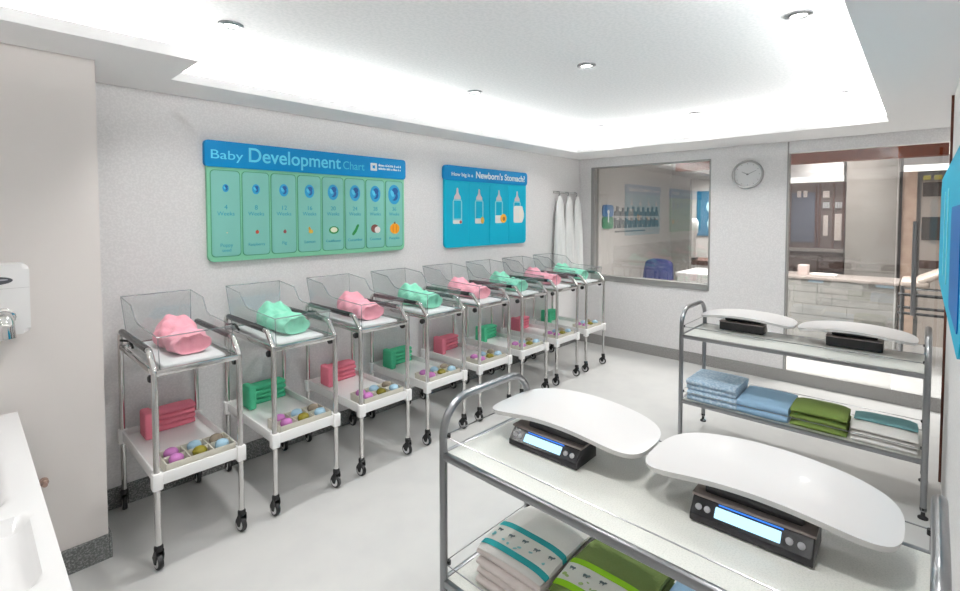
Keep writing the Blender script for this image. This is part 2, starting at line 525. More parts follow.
def make_bundle(name, seed):
    rnd = random.Random(seed)
    ph = [rnd.uniform(0, 6) for _ in range(6)]
    mb = MB()
    nu, nv = 44, 40
    def cs(t, pts):
        for (a, va), (b, vb) in zip(pts, pts[1:]):
            if t <= b:
                u = (t - a) / (b - a); u = u * u * (3 - 2 * u)
                return va + (vb - va) * u
        return pts[-1][1]
    def fn(u, v):
        a = 2 * PI * u
        # the foot end (v<.12) curls inward to show the open fold, head end closes round
        y = -.17 + .36 * max(0, (v - .12) / .88)
        w = cs(v, [(0, .30), (.05, .72), (.12, .98), (.2, 1), (.5, .98), (.62, .94), (.75, 1.08), (.88, .92), (.96, .55), (1, .06)]) * .094
        hh = cs(v, [(0, .25), (.05, .6), (.12, .92), (.2, 1), (.46, 1.02), (.56, 1.0), (.72, 1.5), (.86, 1.4), (.95, .9), (1, .1)]) * .054
        if v < .12: y = -.17 + (0.12 - v) / .12 * .035
        ca, sa = math.cos(a), math.sin(a)
        x = w * math.copysign(abs(ca) ** .8, ca); z = .056 * (1 + .35 * max(0, v - .5)) + hh * math.copysign(abs(sa) ** .85, sa)
        # wrap: one flap lies over the other along a diagonal
        if sa > -.2:
            dgl = x * 8 + (y + .02) * 5
            z += .010 / (1 + math.exp(-dgl * 22)) * min(1, (sa + .2) * 2) * min(1, v * 5)
        # hood: two soft peaks
        z += .030 * math.exp(-((x + .025) ** 2 + (y - .115) ** 2) / .0012) * (sa > 0)
        z += .022 * math.exp(-((x - .045) ** 2 + (y - .075) ** 2) / .0009) * (sa > 0)
        wr = .006 * math.sin(46 * y + 34 * x + ph[0]) + .005 * math.sin(84 * x - 50 * y + ph[1]) + .004 * math.sin(110 * y + ph[2] + 4 * ca) + .003 * math.sin(150 * x + 90 * y + ph[3])
        x += wr * ca; z += wr * max(sa, 0)
        return (x * .91, y * 1.06, max(z * .90, .001))
    g = mb.grid(fn, nu, nv, wrapu=True)
    mb.f(g[0][::-1]); mb.f(g[-1])
    return mb

def folded_towel(w, d, h, seed=0, sag=.0, dome=.0):
    """w along x, d along y, height h; fold facing -y, two leaves showing at the sides"""
    rnd = random.Random(seed)
    t = h / 2
    prof = []
    n = 7
    for k in range(n + 1):                       # outer fold (front)
        a = -PI / 2 - PI * k / n
        prof.append((-d / 2 + t + t * math.cos(a), t + t * math.sin(a)))
    prof += [(d * -.1, h), (d / 4, h)]
    for k in range(5):                           # upper leaf back end
        a = PI / 2 - PI * k / 4
        prof.append((d / 2 - t / 2 + t * .48 * math.cos(a), h - t / 2 + t * .48 * math.sin(a)))
    g = .0012
    prof += [(0, t + g), (-d / 2 + t * 1.2, t + g * .6), (-d / 2 + t * 1.2, t - g * .6), (0, t - g)]
    for k in range(5):
        a = PI / 2 - PI * k / 4
        prof.append((d / 2 - t / 2 + t * .48 * math.cos(a), t / 2 + t * .48 * math.sin(a)))
    prof += [(d / 4, 0), (d * -.1, 0)]
    mb = MB()
    nx = 8
    ph = rnd.uniform(0, 6)
    rings = []
    for i in range(nx + 1):
        u = i / nx
        x = -w / 2 + w * u
        e = 1 - .12 * (abs(2 * u - 1) ** 8)
        row = []
        for (y, z) in prof:
            zz = h / 2 + (z - h / 2) * e - sag * ((2 * u - 1) ** 4) * (z / h) - dome * (2 * y / d) ** 2 * (z / h)
            yy = y * (1 - .01 * (abs(2 * u - 1) ** 6)) + .0025 * math.sin(5 * u + ph + y * 20)
            row.append(mb.v((x + .002 * math.sin(30 * y + ph) * (i in (0, nx)), yy, max(0, zz))))
        rings.append(row)
    m = len(prof)
    for a, b in zip(rings, rings[1:]):
        for k in range(m):
            mb.f([a[k], a[(k + 1) % m], b[(k + 1) % m], b[k]])
    mb.f(rings[0][::-1]); mb.f(rings[-1])
    return mb

def make_organizer():
    o = MB()
    X, Y, H, t = .152, .082, .052, .004
    CRM = mat('cream_plastic', (226, 222, 208), .4)
    INS = mat('organizer_floor', (120, 116, 100), .7)
    root = empty('organizer_tray', (0, 0, 0), '', 'organizer', 'compartment trays on the bassinet shelves')
    o.box(-X, X, -Y, -Y + t, 0, H, .001); o.box(-X, X, Y - t, Y, 0, H, .001)
    for x in (-X, X - t): o.box(x, x + t, -Y, Y, 0, H, .001)
    o.box(-X, X, -t / 2, t / 2, 0, H, .001)
    for x in (-X / 3, X / 3): o.box(x - t / 2, x + t / 2, -Y, Y, 0, H, .001)
    o.build('divider_frame', CRM, root)
    MB().box(-X + .001, X - .001, -Y + .001, Y - .001, .0005, .003).build('bottom', INS, root, smooth=False)
    return root
POT = {'pink': mat('pink_pot', (196, 120, 186), .5), 'blue': mat('blue_pot', (168, 204, 224), .45), 'olive': mat('olive_pot', (132, 122, 22), .5),
       'brown': mat('taupe_pot', (150, 138, 120), .5)}
def make_pot(color):
    p = MB(); p.lathe([(.0, 0), (.020, 0), (.026, .006), (.030, .024), (.029, .038)], 20)
    root = p.build('lidded_pot', POT[color], None)
    q = MB(); q.lathe([(.0305, .037), (.032, .042), (.031, .050), (.025, .060), (.013, .066), (.0, .0675)], 20)
    q.build('lid', POT[color], root)
    return root

bas0 = make_bassinet(); org0 = make_organizer()
pots0 = {c: make_pot(c) for c in POT}
used = set()
def first_or_copy(o):
    if o.name in used: return copy_tree(o)
    used.add(o.name); return o
bun = {c: make_bundle('b', 3 if c == 'pink' else 11) for c in ('pink', 'mint')}
bun = {'pink': bun['pink'].build('blanket_bundle', PINK, None, angle=180), 'mint': bun['mint'].build('blanket_bundle', MINT, None, angle=180)}
tw = {}
for c, m in (('pink', PINKT), ('green', GREENT)):
    tw[c] = folded_towel(.205, .088, .030, 5).build('folded_towel', m, None)
lt = {}
for c, m in (('pink', PINKT), ('green', GREENT)):
    q = MB().box(-.021, .021, -.062, .062, 0, .142, .012, 4)
    for v_ in q.bm.verts: v_.co.x += .004 * math.sin(v_.co.z * 60) * (v_.co.x > 0); v_.co.y *= 1 - .6 * max(0, v_.co.z - .09)
    lt[c] = q.build('folded_cloth', m, None)
POTS = [(-1, -1, 'pink', 'front'), (0, -1, 'olive', 'front'), (1, -1, 'blue', 'front'), (-1, 1, 'pink', 'rear'), (0, 1, 'blue', 'rear'), (1, 1, 'brown', 'rear')]
STK = ['bottom', 'second lowest', 'second highest', 'topmost']
for i in range(8):
    cx, cy = .755 + .5335 * i, 2.830
    o_ = ORD[i]
    c = 'pink' if i % 2 == 0 else 'mint'
    tc = 'pink' if i % 2 == 0 else 'green'
    where = 'in the ' + o_ + ' bassinet from the pillar'
    on_ = 'on the shelf of the ' + o_ + ' bassinet from the pillar'
    bs = first_or_copy(bas0); bs.location = (cx, cy, 0)
    bs['label'] = 'chrome newborn bassinet trolley with %s bundle, %s in the row from the pillar' % (c, o_)
    bb = first_or_copy(bun[c]); bb.location = (cx + .012, cy - .012, .9125); bb.rotation_euler.z = .06 * math.sin(i * 2.1)
    tag(bb, '%s blanket rolled into a bundle lying %s' % (c, where), 'blanket', 'blanket bundles in the bassinets')
    for k in range(4):
        t = first_or_copy(tw[tc]); t.location = (cx + .042 + .003 * math.sin(k * 3 + i), cy + .277 + .002 * math.cos(k * 5), .4055 + .0302 * k)
        t.rotation_euler.z = .02 * math.sin(k * 2 + i)
        tag(t, '%s folded towel, %s of the stack in the %s bassinet from the pillar' % (tc, STK[k], o_), 'towel', 'folded towels on the bassinet shelves')
    r_ = first_or_copy(lt[tc]); r_.location = (cx - .092, cy + .225, .4055)
    tag(r_, '%s cloth standing folded beside the towels of the %s bassinet from the pillar' % (tc, o_), 'cloth', 'upright folded cloths on the bassinet shelves')
    og = first_or_copy(org0); og.location = (cx + .015, cy - .222, .4055)
    og['label'] = 'cream six-compartment tray ' + on_
    for (px, py, pc, row) in POTS:
        p = first_or_copy(pots0[pc]); p.location = (cx + .015 + px * .101, cy - .222 + py * .041, .409)
        tag(p, '%s lidded pot, %s row of the tray in the %s bassinet from the pillar' % ({'brown': 'taupe', 'blue': 'pale blue'}.get(pc, pc), row, o_), 'pot', 'lidded pots in the compartment trays')

# ------------------------------------------------------------------ scale trolleys
TX, TY = .484, 1.262            # depth (x), length (y)
def make_trolley():
    root = empty('scale_trolley', (0, 0, 0), '', 'trolley', 'steel trolleys for the baby scales')
    for s, yy in ((1, TY / 2), (-1, -TY / 2)):
        p = [(-TX / 2, yy, .04), (-TX / 2, yy, .945), (TX / 2, yy, .945), (TX / 2, yy, .04)]
        MB().tube(fillet(p, .12, 9), .0145, 14).build('end_frame', STEEL, root)
    for z, nm in ((.757, 'shelf'), (.300, 'shelf')):
        r = MB()
        for sx in (-1, 1): r.box(sx * TX / 2 - .010, sx * TX / 2 + .010, -TY / 2, TY / 2, z - .014, z + .012, .004)
        for sy in (-1, 1): r.box(-TX / 2, TX / 2, sy * TY / 2 - .010, sy * TY / 2 + .010, z - .014, z + .012, .004)
        rl = r.build('shelf_rail', STEEL, root)
        MB().box(-TX / 2 + .009, TX / 2 - .009, -TY / 2 + .009, TY / 2 - .009, z - .008, z + .010).build('shelf', SHELFW, root, smooth=False)
        g = MB(); gz = z + .068
        g.tube([(-TX / 2, -TY / 2, gz), (TX / 2, -TY / 2, gz), (TX / 2, TY / 2, gz), (-TX / 2, TY / 2, gz)], .0022, 6, closed=True)
        g.build('guard_wire', STEEL, root)
    for sx in (-1, 1):
        for sy in (-1, 1):
            c = MB(Matrix.Translation((sx * TX / 2, sy * TY / 2, 0)))
            c.lathe([(0, 0), (.022, 0), (.022, .008), (.010, .016), (.008, .042), (.0145, .046), (.0145, .06)], 16)
            c.build('foot', BLACK, root)
            n_ = MB(Matrix.Translation((sx * (TX / 2 - .013), sy * (TY / 2 - .012), 0)))
            for z in (.825, .368): n_.lathe([(0, z - .007), (.008, z - .007), (.008, z + .007), (0, z + .007)], 10)
            n_.build('wire_clip', BLACK, root)
    return root
CY = .590
tr0 = make_trolley()
tr0.location = (1.130 + TX / 2, CY, 0); tr0.rotation_euler.z = -.012
tr0['label'] = 'steel two-shelf trolley with lit baby scales, in front of the other trolley'
tr1 = copy_tree(tr0); tr1.location = (3.412 + TX / 2, CY + .006, 0); tr1.rotation_euler.z = 0
tr1['label'] = 'steel two-shelf trolley with folded towels, standing by the far wall'

def tray_outline(L=.600, D=.335, c=.058, n=24):
    """banana plan: local x along the length, y back; front edge concave"""
    front, back = [], []
    for k in range(n + 1):
        u = -1 + 2 * k / n
        front.append(u)
    return front
def make_tray(mb):
    L, D, c = .597, .322, .060
    nu, nv = 36, 16
    th = .017
    def half_depth(u):                      # rounded ends
        return D / 2 * (1 - abs(u) ** 4.2) ** .5 if abs(u) < 1 else 0
    def pos(u, v, top):
        uu = math.sin(u * PI / 2)
        hd = D / 2 * max(0.0, 1 - abs(uu) ** 6.5) ** .35 * (1 - .04 * uu)
        mid = .096 - .012 * uu * uu
        yy = mid + hd * v
        z = .008 - .036 * uu * uu - .010 * (1 - v * v) * (1 - uu ** 4)
        if top: return (L / 2 * uu, yy, z)
        return (L / 2 * uu * .985, mid + hd * v * .96, z - th)
    T = [[mb.v(pos(-1 + 2 * i / nu, -1 + 2 * j / nv, True)) for i in range(nu + 1)] for j in range(nv + 1)]
    return T, pos, nu, nv
def build_tray(root):
    mb = MB()
    T, pos, nu, nv = make_tray(mb)
    for j in range(nv):
        for i in range(nu):
            mb.f([T[j][i], T[j][i + 1], T[j + 1][i + 1], T[j + 1][i]])
    B = [[mb.v(pos(-1 + 2 * i / nu, -1 + 2 * j / nv, False)) for i in range(nu + 1)] for j in range(nv + 1)]
    for j in range(nv):
        for i in range(nu):
            mb.f([B[j][i], B[j + 1][i], B[j + 1][i + 1], B[j][i + 1]])
    for i in range(nu):
        mb.f([T[0][i], B[0][i], B[0][i + 1], T[0][i + 1]])
        mb.f([T[nv][i], T[nv][i + 1], B[nv][i + 1], B[nv][i]])
    bmesh.ops.remove_doubles(mb.bm, verts=mb.bm.verts, dist=.0004)
    for v in mb.bm.verts: v.co.z += .123
    return mb.build('tray', TRAYW, root, angle=50)

def make_scale():
    """local x along the length, front (display) towards -y; origin at base"""
    root = empty('baby_scale', (0, 0, 0), '', 'baby scale', 'baby scales on the trolleys')
    W, Dp = .282, .130
    M = Matrix(((0, 0, 1, 0), (1, 0, 0, 0), (0, 1, 0, 0), (0, 0, 0, 1)))
    b = MB()
    b.prism([(-Dp / 2, .004), (Dp / 2, .004), (Dp / 2, .060), (-Dp / 2 + .034, .060), (-Dp / 2, .020)], -W / 2, W / 2, M, .003)
    for sx in (-1, 1):
        for sy in (-1, 1): b.lathe([(.010, 0), (.010, .006)], 10, Matrix.Translation((sx * (W / 2 - .02), sy * (Dp / 2 - .02), 0)))
    b.build('housing', SCALEB, root)
    MB().box(-W / 2 - .002, W / 2 + .002, -Dp / 2 + .025, Dp / 2 + .004, .0605, .068, .002).build('top_plate', SCALET, root)
    # sloping front panel plane
    sl = math.atan2(.040, .034)
    F = Matrix.Translation((0, -Dp / 2 + .017 - .0008, .040 + .0006)) @ Matrix.Rotation(sl, 4, 'X')
    pn = MB(F).prism(rrect(-W / 2 + .004, W / 2 - .004, -.024, .024, .004), -.0005, .0008).build('control_panel', mat('panel_black', (18, 18, 22), .15), root, smooth=False)
    MB(F).prism(rrect(-.080, .072, -.016, .012, .002), .0006, .0018).build('display', DISP, pn, smooth=False)
    MB(F).prism(rrect(-.074, .076, .0165, .0205, .001), .0006, .0018).build('blue_strip', DISPB, pn, smooth=False)
    for x in (-.121, -.099, .090, .115):
        MB(F).lathe([(.0085, .0005), (.0085, .003), (.007, .004), (0, .004)], 14, Matrix.Translation((x, -.003, 0))).build('button', BTN, pn)
    p = MB(); p.box(-.115, .115, -.022, .058, .0685, .104, .006)
    p.build('tray_support', SCALEB, root)
    build_tray(root)
    return root
sl0 = make_scale()
ZT = .7675
def place_scale(o, x, y, facing, label):
    o.location = (x, y, ZT)
    o.rotation_euler.z = -PI / 2 + (PI if facing > 0 else 0) + .01
    o['label'] = label
# local -y faces world -x when rotated by -90 deg
place_scale(sl0, 1.404, .950, -1, 'white baby scale with lit display at the wall end of the front trolley')
s2 = copy_tree(sl0)
for ch in sl0.children:
    if ch.name.startswith('tray'): ch.location.x = .032     # pushed a little along the housing
place_scale(s2, 1.402, .312, -1, 'white baby scale with lit display beside the curved end rail by the blue panel')
s3 = copy_tree(s2)
for ch in s3.children:
    if ch.name.startswith('tray.'): ch.location.x = -.024
place_scale(s3, 3.815, .938, 1, 'white baby scale seen from behind, above the textured blue towels')
s4 = copy_tree(s2)
for r_ in (s3, s4):
    for ch in r_.children:
        if ch.name.startswith('tray.'): ch.location.y = -.090
        if ch.name.startswith('tray_support'): ch.location.y = -.03
place_scale(s4, 3.815, .303, 1, 'white baby scale seen from behind, above the teal topped white cloths')

# things on the lower shelves of the trolleys
ZL = .3105
def place_fold(w, d, h, x, y, z, m, label, cat, group, seed, rot=0, sag=0, name='folded_towel', dome=0):
    """w runs along world y, fold faces -x"""
    o = folded_towel(w, d, h, seed, sag, dome).build(name, m, None)
    o.location = (x, y, z); o.rotation_euler.z = -PI / 2 + rot
    return tag(o, label, cat, group)
R_ = random.Random(4)
lv4 = ['bottom', 'second lowest', 'second highest', 'topmost']
for k in range(4):
    place_fold(.315, .33, .036, 3.60 + R_.uniform(-.006, .006), 1.040 + R_.uniform(-.006, .006), ZL + .0362 * k, BLUET,
               'textured pale blue towel, %s of the tall stack by the far wall' % lv4[k], 'towel', 'textured blue towels on the rear trolley', k, R_.uniform(-.02, .02), .001)
for k in range(2):
    place_fold(.285, .36, .045, 3.615 + R_.uniform(-.004, .004), .733, ZL + .0452 * k, BLUEF,
               'smooth pale blue towel, %s of the low pair beside the green cloths' % ('lower', 'upper')[k], 'towel', 'smooth blue towels on the rear trolley', k + 20, .01 * k, .002)
lv3 = ['lowest', 'middle', 'topmost']
for k in range(3):
    place_fold(.280, .25, .042, 3.57 + R_.uniform(-.006, .006), .437 + R_.uniform(-.004, .004), ZL + .0422 * k, OLIVE,
               'green folded cloth, %s of the stack between blue towels and white cloths' % lv3[k], 'cloth', 'green folded cloths on the rear trolley', k + 30, R_.uniform(-.03, .03), .012, dome=.012)
for k in range(3):
    place_fold(.285, .24, .032, 3.562, .135 + R_.uniform(-.003, .003), ZL + .0322 * k, WCLOTH,
               'white folded cloth, %s under the teal one on the rear trolley' % ['lowest', 'middle', 'upper'][k],
               'cloth', 'folded cloths at the blue panel end of the rear trolley', k + 40, R_.uniform(-.02, .02), .008, dome=[.004, .009, .014][k])
place_fold(.280, .15, .016, 3.61, .135, ZL + .0975, TEALT, 'thin grey teal folded cloth on top of the white cloths', 'cloth',
           'folded cloths at the blue panel end of the rear trolley', 44, .01, .010, dome=.002)

def patterned_cloth(w, d, h, x, y, z, m, band, mot2, label, cat, group, seed, sag):
    """topmost cloth of a front stack: two coloured bands and little animal marks across its top"""
    DM = .022
    root = place_fold(w, d, h, x, y, z, m, label, cat, group, seed, 0, sag, 'printed_cloth', DM)
    def topz(u, yy=-.08):   # local x across
        return h / 2 + (h / 2) * (1 - .12 * abs(2 * u / w) ** 8) - sag * ((2 * u / w) ** 4) - DM * (2 * yy / d) ** 2
    def strip(y0, y1, lift):
        b = MB(); n = 18
        top = []
        ys = [y0 + (y1 - y0) * q / 4 for q in range(5)]
        for yy in ys:
            rows = [(-w / 2 * 1.004 + w * 1.008 * i / n) for i in range(n + 1)]
            rows = [(u, topz(max(-w / 2, min(w / 2, u)), yy) + lift) for u in rows]
            rows = [(rows[0][0] - .002, .003)] + rows + [(rows[-1][0] + .002, .003)]
            top.append([b.v((u, yy, zz)) for (u, zz) in rows])
        for q in range(4):
            for i in range(len(top[0]) - 1): b.f([top[q][i], top[q][i + 1], top[q + 1][i + 1], top[q + 1][i]])
        return b
    strip(-.145, -.03, .0012).build('printed_panel', mat('panel_cloth', (226, 226, 220), .9), root)
    strip(-.155, -.132, .0022).build('band', band, root); strip(-.055, -.030, .0022).build('band', band, root)
    rr = random.Random(seed)
    for i in range(5):
        ux = -w / 2 * .8 + w * .8 * i / 4
        M = Matrix.Translation((ux, -.078 - .008 * (i % 2), topz(ux, -.083) + .0030))
        k_ = .8
        out = [(-.012, 0), (-.008, -.004), (-.007, -.012), (-.004, -.012), (-.003, -.005), (.005, -.005), (.006, -.012), (.009, -.012), (.009, -.003), (.016, .003), (.017, .009), (.010, .011), (.006, .006), (-.008, .007)]
        MB(M).prism([(x_ * k_, y_ * k_) for x_, y_ in out], 0, .0006).build('animal_print', MOTIF, root, smooth=False)
        for q in range(2):
            M2 = Matrix.Translation((ux + rr.uniform(-.02, .02), -.112 + rr.uniform(-.012, .012), topz(ux, -.115) + .0028))
            MB(M2).prism(ellipse(0, 0, rr.uniform(.005, .010), rr.uniform(.003, .006), 9, rr.uniform(0, 3)), 0, .0006).build('leaf_print', mot2, root, smooth=False)
    return root
lv = ['lowest', 'second lowest', 'middle', 'second highest']
WNAPPY = mat('pinkish_white_cloth', (226, 216, 212), .92, bump=(160, .6))
for k in range(4):
    place_fold(.275, .355, .033, 1.375 + R_.uniform(-.005, .005), .985 + R_.uniform(-.004, .004), ZL + .0332 * k, WNAPPY,
               'white folded cloth, %s under the teal banded one on the front trolley' % lv[k], 'cloth', 'white folded cloths on the front trolley', k + 50, R_.uniform(-.02, .02), .008)
patterned_cloth(.27, .355, .034, 1.375, .985, ZL + .133, WCLOTH, TEALC, MOTIF2, 'white cloth with teal bands and animal print topping its stack', 'cloth', 'printed cloths on the front trolley', 60, .012)
for k in range(4):
    place_fold(.265, .355, .030, 1.40 + R_.uniform(-.005, .005), .704 + R_.uniform(-.004, .004), ZL + .0302 * k, OLIVE2,
               'dull green folded cloth, %s under the lime banded one on the front trolley' % lv[k], 'cloth', 'green folded cloths on the front trolley', k + 70, R_.uniform(-.02, .02), .01)
patterned_cloth(.265, .355, .034, 1.40, .704, ZL + .121, OLIVE2, LIME, MOTIF3, 'green cloth with lime bands and animal print topping its stack', 'cloth', 'printed cloths on the front trolley', 80, .012)
for k in range(3):
    place_fold(.27, .36, .036, 1.40, .425, ZL + .0362 * k, BLUEF, 'pale blue towel, %s of the stack beside the lime banded cloth' % lv3[k], 'towel', 'blue towels on the front trolley', k + 90, .01 * k, .004)

# ------------------------------------------------------------------ posters on the wall
def fetus(parent, M, s):
    pic = MB(M).prism(ellipse(0, 0, .030 * s, .040 * s, 22), 0, .001).build('womb_picture', mat('print_blue', (36, 158, 206), .5), parent, smooth=False)
    b = MB(M)
    b.prism(ellipse(.004 * s, .014 * s, .015 * s, .014 * s, 16), .001, .002)
    out = []
    for k in range(13):
        a = math.radians(70 - 190 * k / 12); r = .019 * s
        out.append((.0 + r * math.cos(a) * .95, -.006 * s + r * math.sin(a)))
    for k in range(12, -1, -1):
        a = math.radians(70 - 190 * k / 12); r = (.019 - .013 * math.sin(PI * k / 12) ** .6) * s
        out.append((.0 + r * math.cos(a) * .95, -.006 * s + r * math.sin(a)))
    b.prism(out, .001, .002)
    b.build('embryo_print', mat('print_deep_blue', (16, 84, 150), .5), pic, smooth=False)
    if s > .55:
        MB(M).prism(ellipse(-.010 * s, .004 * s, .008 * s, .014 * s, 12, .4), .001, .0022).build('highlight', mat('print_light_blue', (84, 200, 232), .5), pic, smooth=False)

p1 = empty('wall_poster', (1.777, YW - .001, 1.685), 'mint green chart poster with blue header and eight stage cards', 'poster')
TH = .028
PW = 1.500
def bx(mbx): return mbx
MB().prism(rrect(-PW / 2, PW / 2, -.372, .30, .035), 0, TH, onwall(0, 0, 0), .003).build('board', TGREEN, p1, angle=30)
hd = MB().prism(rrect(-PW / 2 - .012, PW / 2 + .012, .212, .372, .022), 0, TH + .008, onwall(0, 0, 0), .003).build('header', TBLUE, p1, angle=30)
zf = -(TH + .008)
text_mesh('Baby', 'lettering', TLET, hd, .078, onwall(-.735, zf, .262), fit=.188, bold=.0)
text_mesh('Development', 'lettering', TLET, hd, .128, onwall(-.512, zf, .258), fit=.660, bold=.0015)
text_mesh('Chart', 'lettering', mat('chart_letter', (70, 200, 226), .5), hd, .085, onwall(.172, zf, .260), fit=.185)
lg = MB(onwall(.446, zf, .295))
lg.prism(rrect(-.030, .030, -.030, .030, .004), 0, .0015)
lgo = lg.build('logo', WHITE, hd, smooth=False)
MB(onwall(.446, zf, .295)).prism([(-.013, -.013), (-.004, -.010), (.013, -.013), (.010, .004), (.013, .013), (-.004, .010), (-.013, .013), (-.010, -.004)], .0015, .0022).build('logo_centre', TBLUE, lgo, smooth=False)
# two small illegible lines of print after the emblem
sm = MB(onwall(.492, zf, .295))
rr = random.Random(2)
for row, (y0, hgt) in enumerate(((.008, .016), (-.018, .018))):
    x = 0
    while x < .22:
        w_ = rr.uniform(.006, .014)
        hh_ = hgt * rr.uniform(.6, 1)
        sm.prism(rrect(x, x + w_, y0, y0 + hh_, .002, 2), 0, .0012)
        if row == 0 and rr.random() < .5: sm.prism(ellipse(x + w_ / 2, y0 + hgt + .003, .002, .002, 8), 0, .0012)
        x += w_ + (.003 if rr.random() < .8 else .010)
sm.build('small_print', WHITE, hd, smooth=False)
ncap = ['Poppy\nseed', 'Raspberry', 'Fig', 'Lemon', 'Cauliflower', 'Cucumber', 'Coconut', 'Pumpkin']
wk = ['4', '8', '12', '16', '20', '24', '28', '36']
cw = .166
for i in range(8):
    cx = -PW / 2 + .104 + i * .1845
    zc = -.058
    o = MB().prism(rrect(cx - cw / 2 - .005, cx + cw / 2 + .005, zc - .285, zc + .253, .024), TH - .002, TH + .002, onwall(0, 0, 0)).build('card_border', TCARDE, p1, smooth=False)
    cd = MB().prism(rrect(cx - cw / 2, cx + cw / 2, zc - .280, zc + .248, .022), TH, TH + .004, onwall(0, 0, 0), .001).build('card', TCARD, p1, angle=30)
    zq = -(TH + .004)
    fetus(cd, onwall(cx, zq, zc + .142), [.62, .82, 1.05, 1.18, 1.42, 1.52, 1.6, 2.0][i])
    text_mesh(wk[i], 'caption', TLETD, cd, .042, onwall(cx, zq, zc + .010), 'CENTER')
    text_mesh('Weeks', 'caption', TLETD, cd, .036, onwall(cx, zq, zc - .028), 'CENTER')
    cap = ncap[i].split('\n')
    for q, tx in enumerate(cap):
        text_mesh(tx, 'caption', TLETD, cd, .026 if len(tx) > 8 else .030, onwall(cx, zq, zc - .222 - .032 * q), 'CENTER')
    M = onwall(cx + .004, zq, zc - .135)
    g = MB(M)
    def pr(nm, rgb, out, z=.001, parent=cd):
        return MB(M).prism(out, z - .001, z, None).build(nm, mat('print_%d_%d_%d' % rgb, rgb, .5), parent, smooth=False)
    if i == 0: pr('seed_print', (214, 206, 170), ellipse(0, 0, .005, .004, 10))
    if i == 1:
        q = pr('raspberry_print', (206, 84, 66), ellipse(0, 0, .011, .012, 14)); pr('stalk_print', (90, 140, 60), ellipse(0, .012, .005, .003, 8), .002, q)
    if i == 2:
        q = pr('fig_print', (134, 72, 72), ellipse(0, -.002, .011, .012, 14)); pr('stalk_print', (100, 120, 60), ellipse(0, .011, .003, .004, 8), .002, q)
    if i == 3:
        q = pr('pear_print', (214, 168, 50), ellipse(.004, -.006, .017, .014, 14)); pr('pear_top_print', (198, 150, 44), ellipse(-.006, .014, .008, .014, 12, .2), .0014, q)
    if i == 4:
        q = pr('cauliflower_leaf_print', (40, 138, 66), ellipse(0, 0, .040, .028, 20)); pr('cauliflower_print', (232, 230, 206), ellipse(0, .002, .028, .019, 16), .002, q)
    if i == 5:
        pr('cucumber_print', (28, 136, 62), [(-.030, -.040), (-.018, -.044), (.004, -.022), (.026, .020), (.030, .036), (.020, .040), (.010, .034), (-.006, .002), (-.030, -.028)])
    if i == 6:
        q = pr('coconut_print', (118, 62, 54), ellipse(-.010, .004, .036, .033, 20)); pr('coconut_flesh_print', (238, 230, 224), ellipse(.014, -.006, .027, .026, 18), .002, q)
    if i == 7:
        q = pr('pumpkin_print', (244, 160, 20), ellipse(0, 0, .048, .043, 24)); pr('stalk_print', (120, 80, 20), rrect(-.006, .006, .038, .056, .002), .002, q)
        pr('rib_print', (222, 136, 10), ellipse(-.016, 0, .004, .036, 12), .0022, q); pr('rib_print', (222, 136, 10), ellipse(.016, 0, .004, .036, 12), .0022, q)

p2 = empty('wall_poster', (3.597, YW - .001, 1.680), 'cyan poster with four baby bottles and a blue header, beside the gowns', 'poster')
PW = 1.205
MB().prism(rrect(-PW / 2, PW / 2, -.378, .30, .035), 0, TH, onwall(0, 0, 0), .003).build('board', TCYAN, p2, angle=30)
hd = MB().prism(rrect(-PW / 2 - .012, PW / 2 + .012, .242, .378, .03), 0, TH + .008, onwall(0, 0, 0), .003).build('header', TBLUE, p2, angle=30)
text_mesh('How big is a', 'lettering', WHITE, hd, .046, onwall(-.530, zf, .285), fit=.285, bold=.0008)
text_mesh("Newborn's Stomach?", 'lettering', WHITE, hd, .088, onwall(-.205, zf, .280), fit=.770, bold=.002)
BTL = mat('print_bottle', (150, 214, 226), .4); TEAT = mat('print_teat', (214, 200, 204), .5); MILK = mat('print_milk', (238, 234, 230), .5)
for i in range(4):
    cx = -PW / 2 + .155 + i * .297
    cd = MB().prism(rrect(cx - .142, cx + .142, -.362, .232, .012), TH, TH + .0025, onwall(0, 0, 0)).build('card', TCYAN2, p2, smooth=False)
    M = onwall(cx, -(TH + .0025), 0)
    bt = MB(M).prism([(-.060, -.150), (-.052, -.160), (.052, -.160), (.060, -.150), (.060, .050), (.048, .068), (-.048, .068), (-.060, .050)], 0, .001).build('bottle_print', BTL, cd, smooth=False)
    MB(M).prism(rrect(-.046, .046, -.110, .056, .008), .001, .0016).build('bottle_window', TCYAN2, bt, smooth=False)
    MB(M).prism([(-.044, .070), (.044, .070), (.040, .096), (.022, .116), (.012, .134), (.010, .168), (.004, .176), (-.004, .176), (-.010, .168), (-.012, .134), (-.022, .116), (-.040, .096)], 0, .0014).build('teat_print', TEAT, bt, smooth=False)
    top = [-.125, -.110, -.080, .020][i]
    if i < 3:
        MB(M).prism(rrect(-.058, .058, -.158, top, .010), .001, .002).build('milk_print', MILK, bt, smooth=False)
    else:
        MB(M).prism(rrect(-.060, .100, -.158, top, .030), .001, .002).build('milk_print', MILK, bt, smooth=False)
    nm, rgb, e = [('cherry_print', (170, 70, 70), ellipse(.040, -.142, .016, .015, 14)), ('walnut_print', (216, 168, 60), ellipse(.046, -.128, .024, .034, 16)),
                  ('apricot_print', (238, 170, 40), ellipse(.070, -.112, .050, .046, 20)), ('egg_print', (246, 238, 230), ellipse(.074, -.075, .044, .070, 22))][i]
    fr = MB(M).prism(e, .002, .003).build(nm, mat('print_' + nm, rgb, .5), bt, smooth=False)
    if i == 2: MB(M).prism(ellipse(.074, -.116, .020, .022, 14), .003, .004).build('stone_print', mat('print_stone', (140, 84, 30), .5), bt, smooth=False)

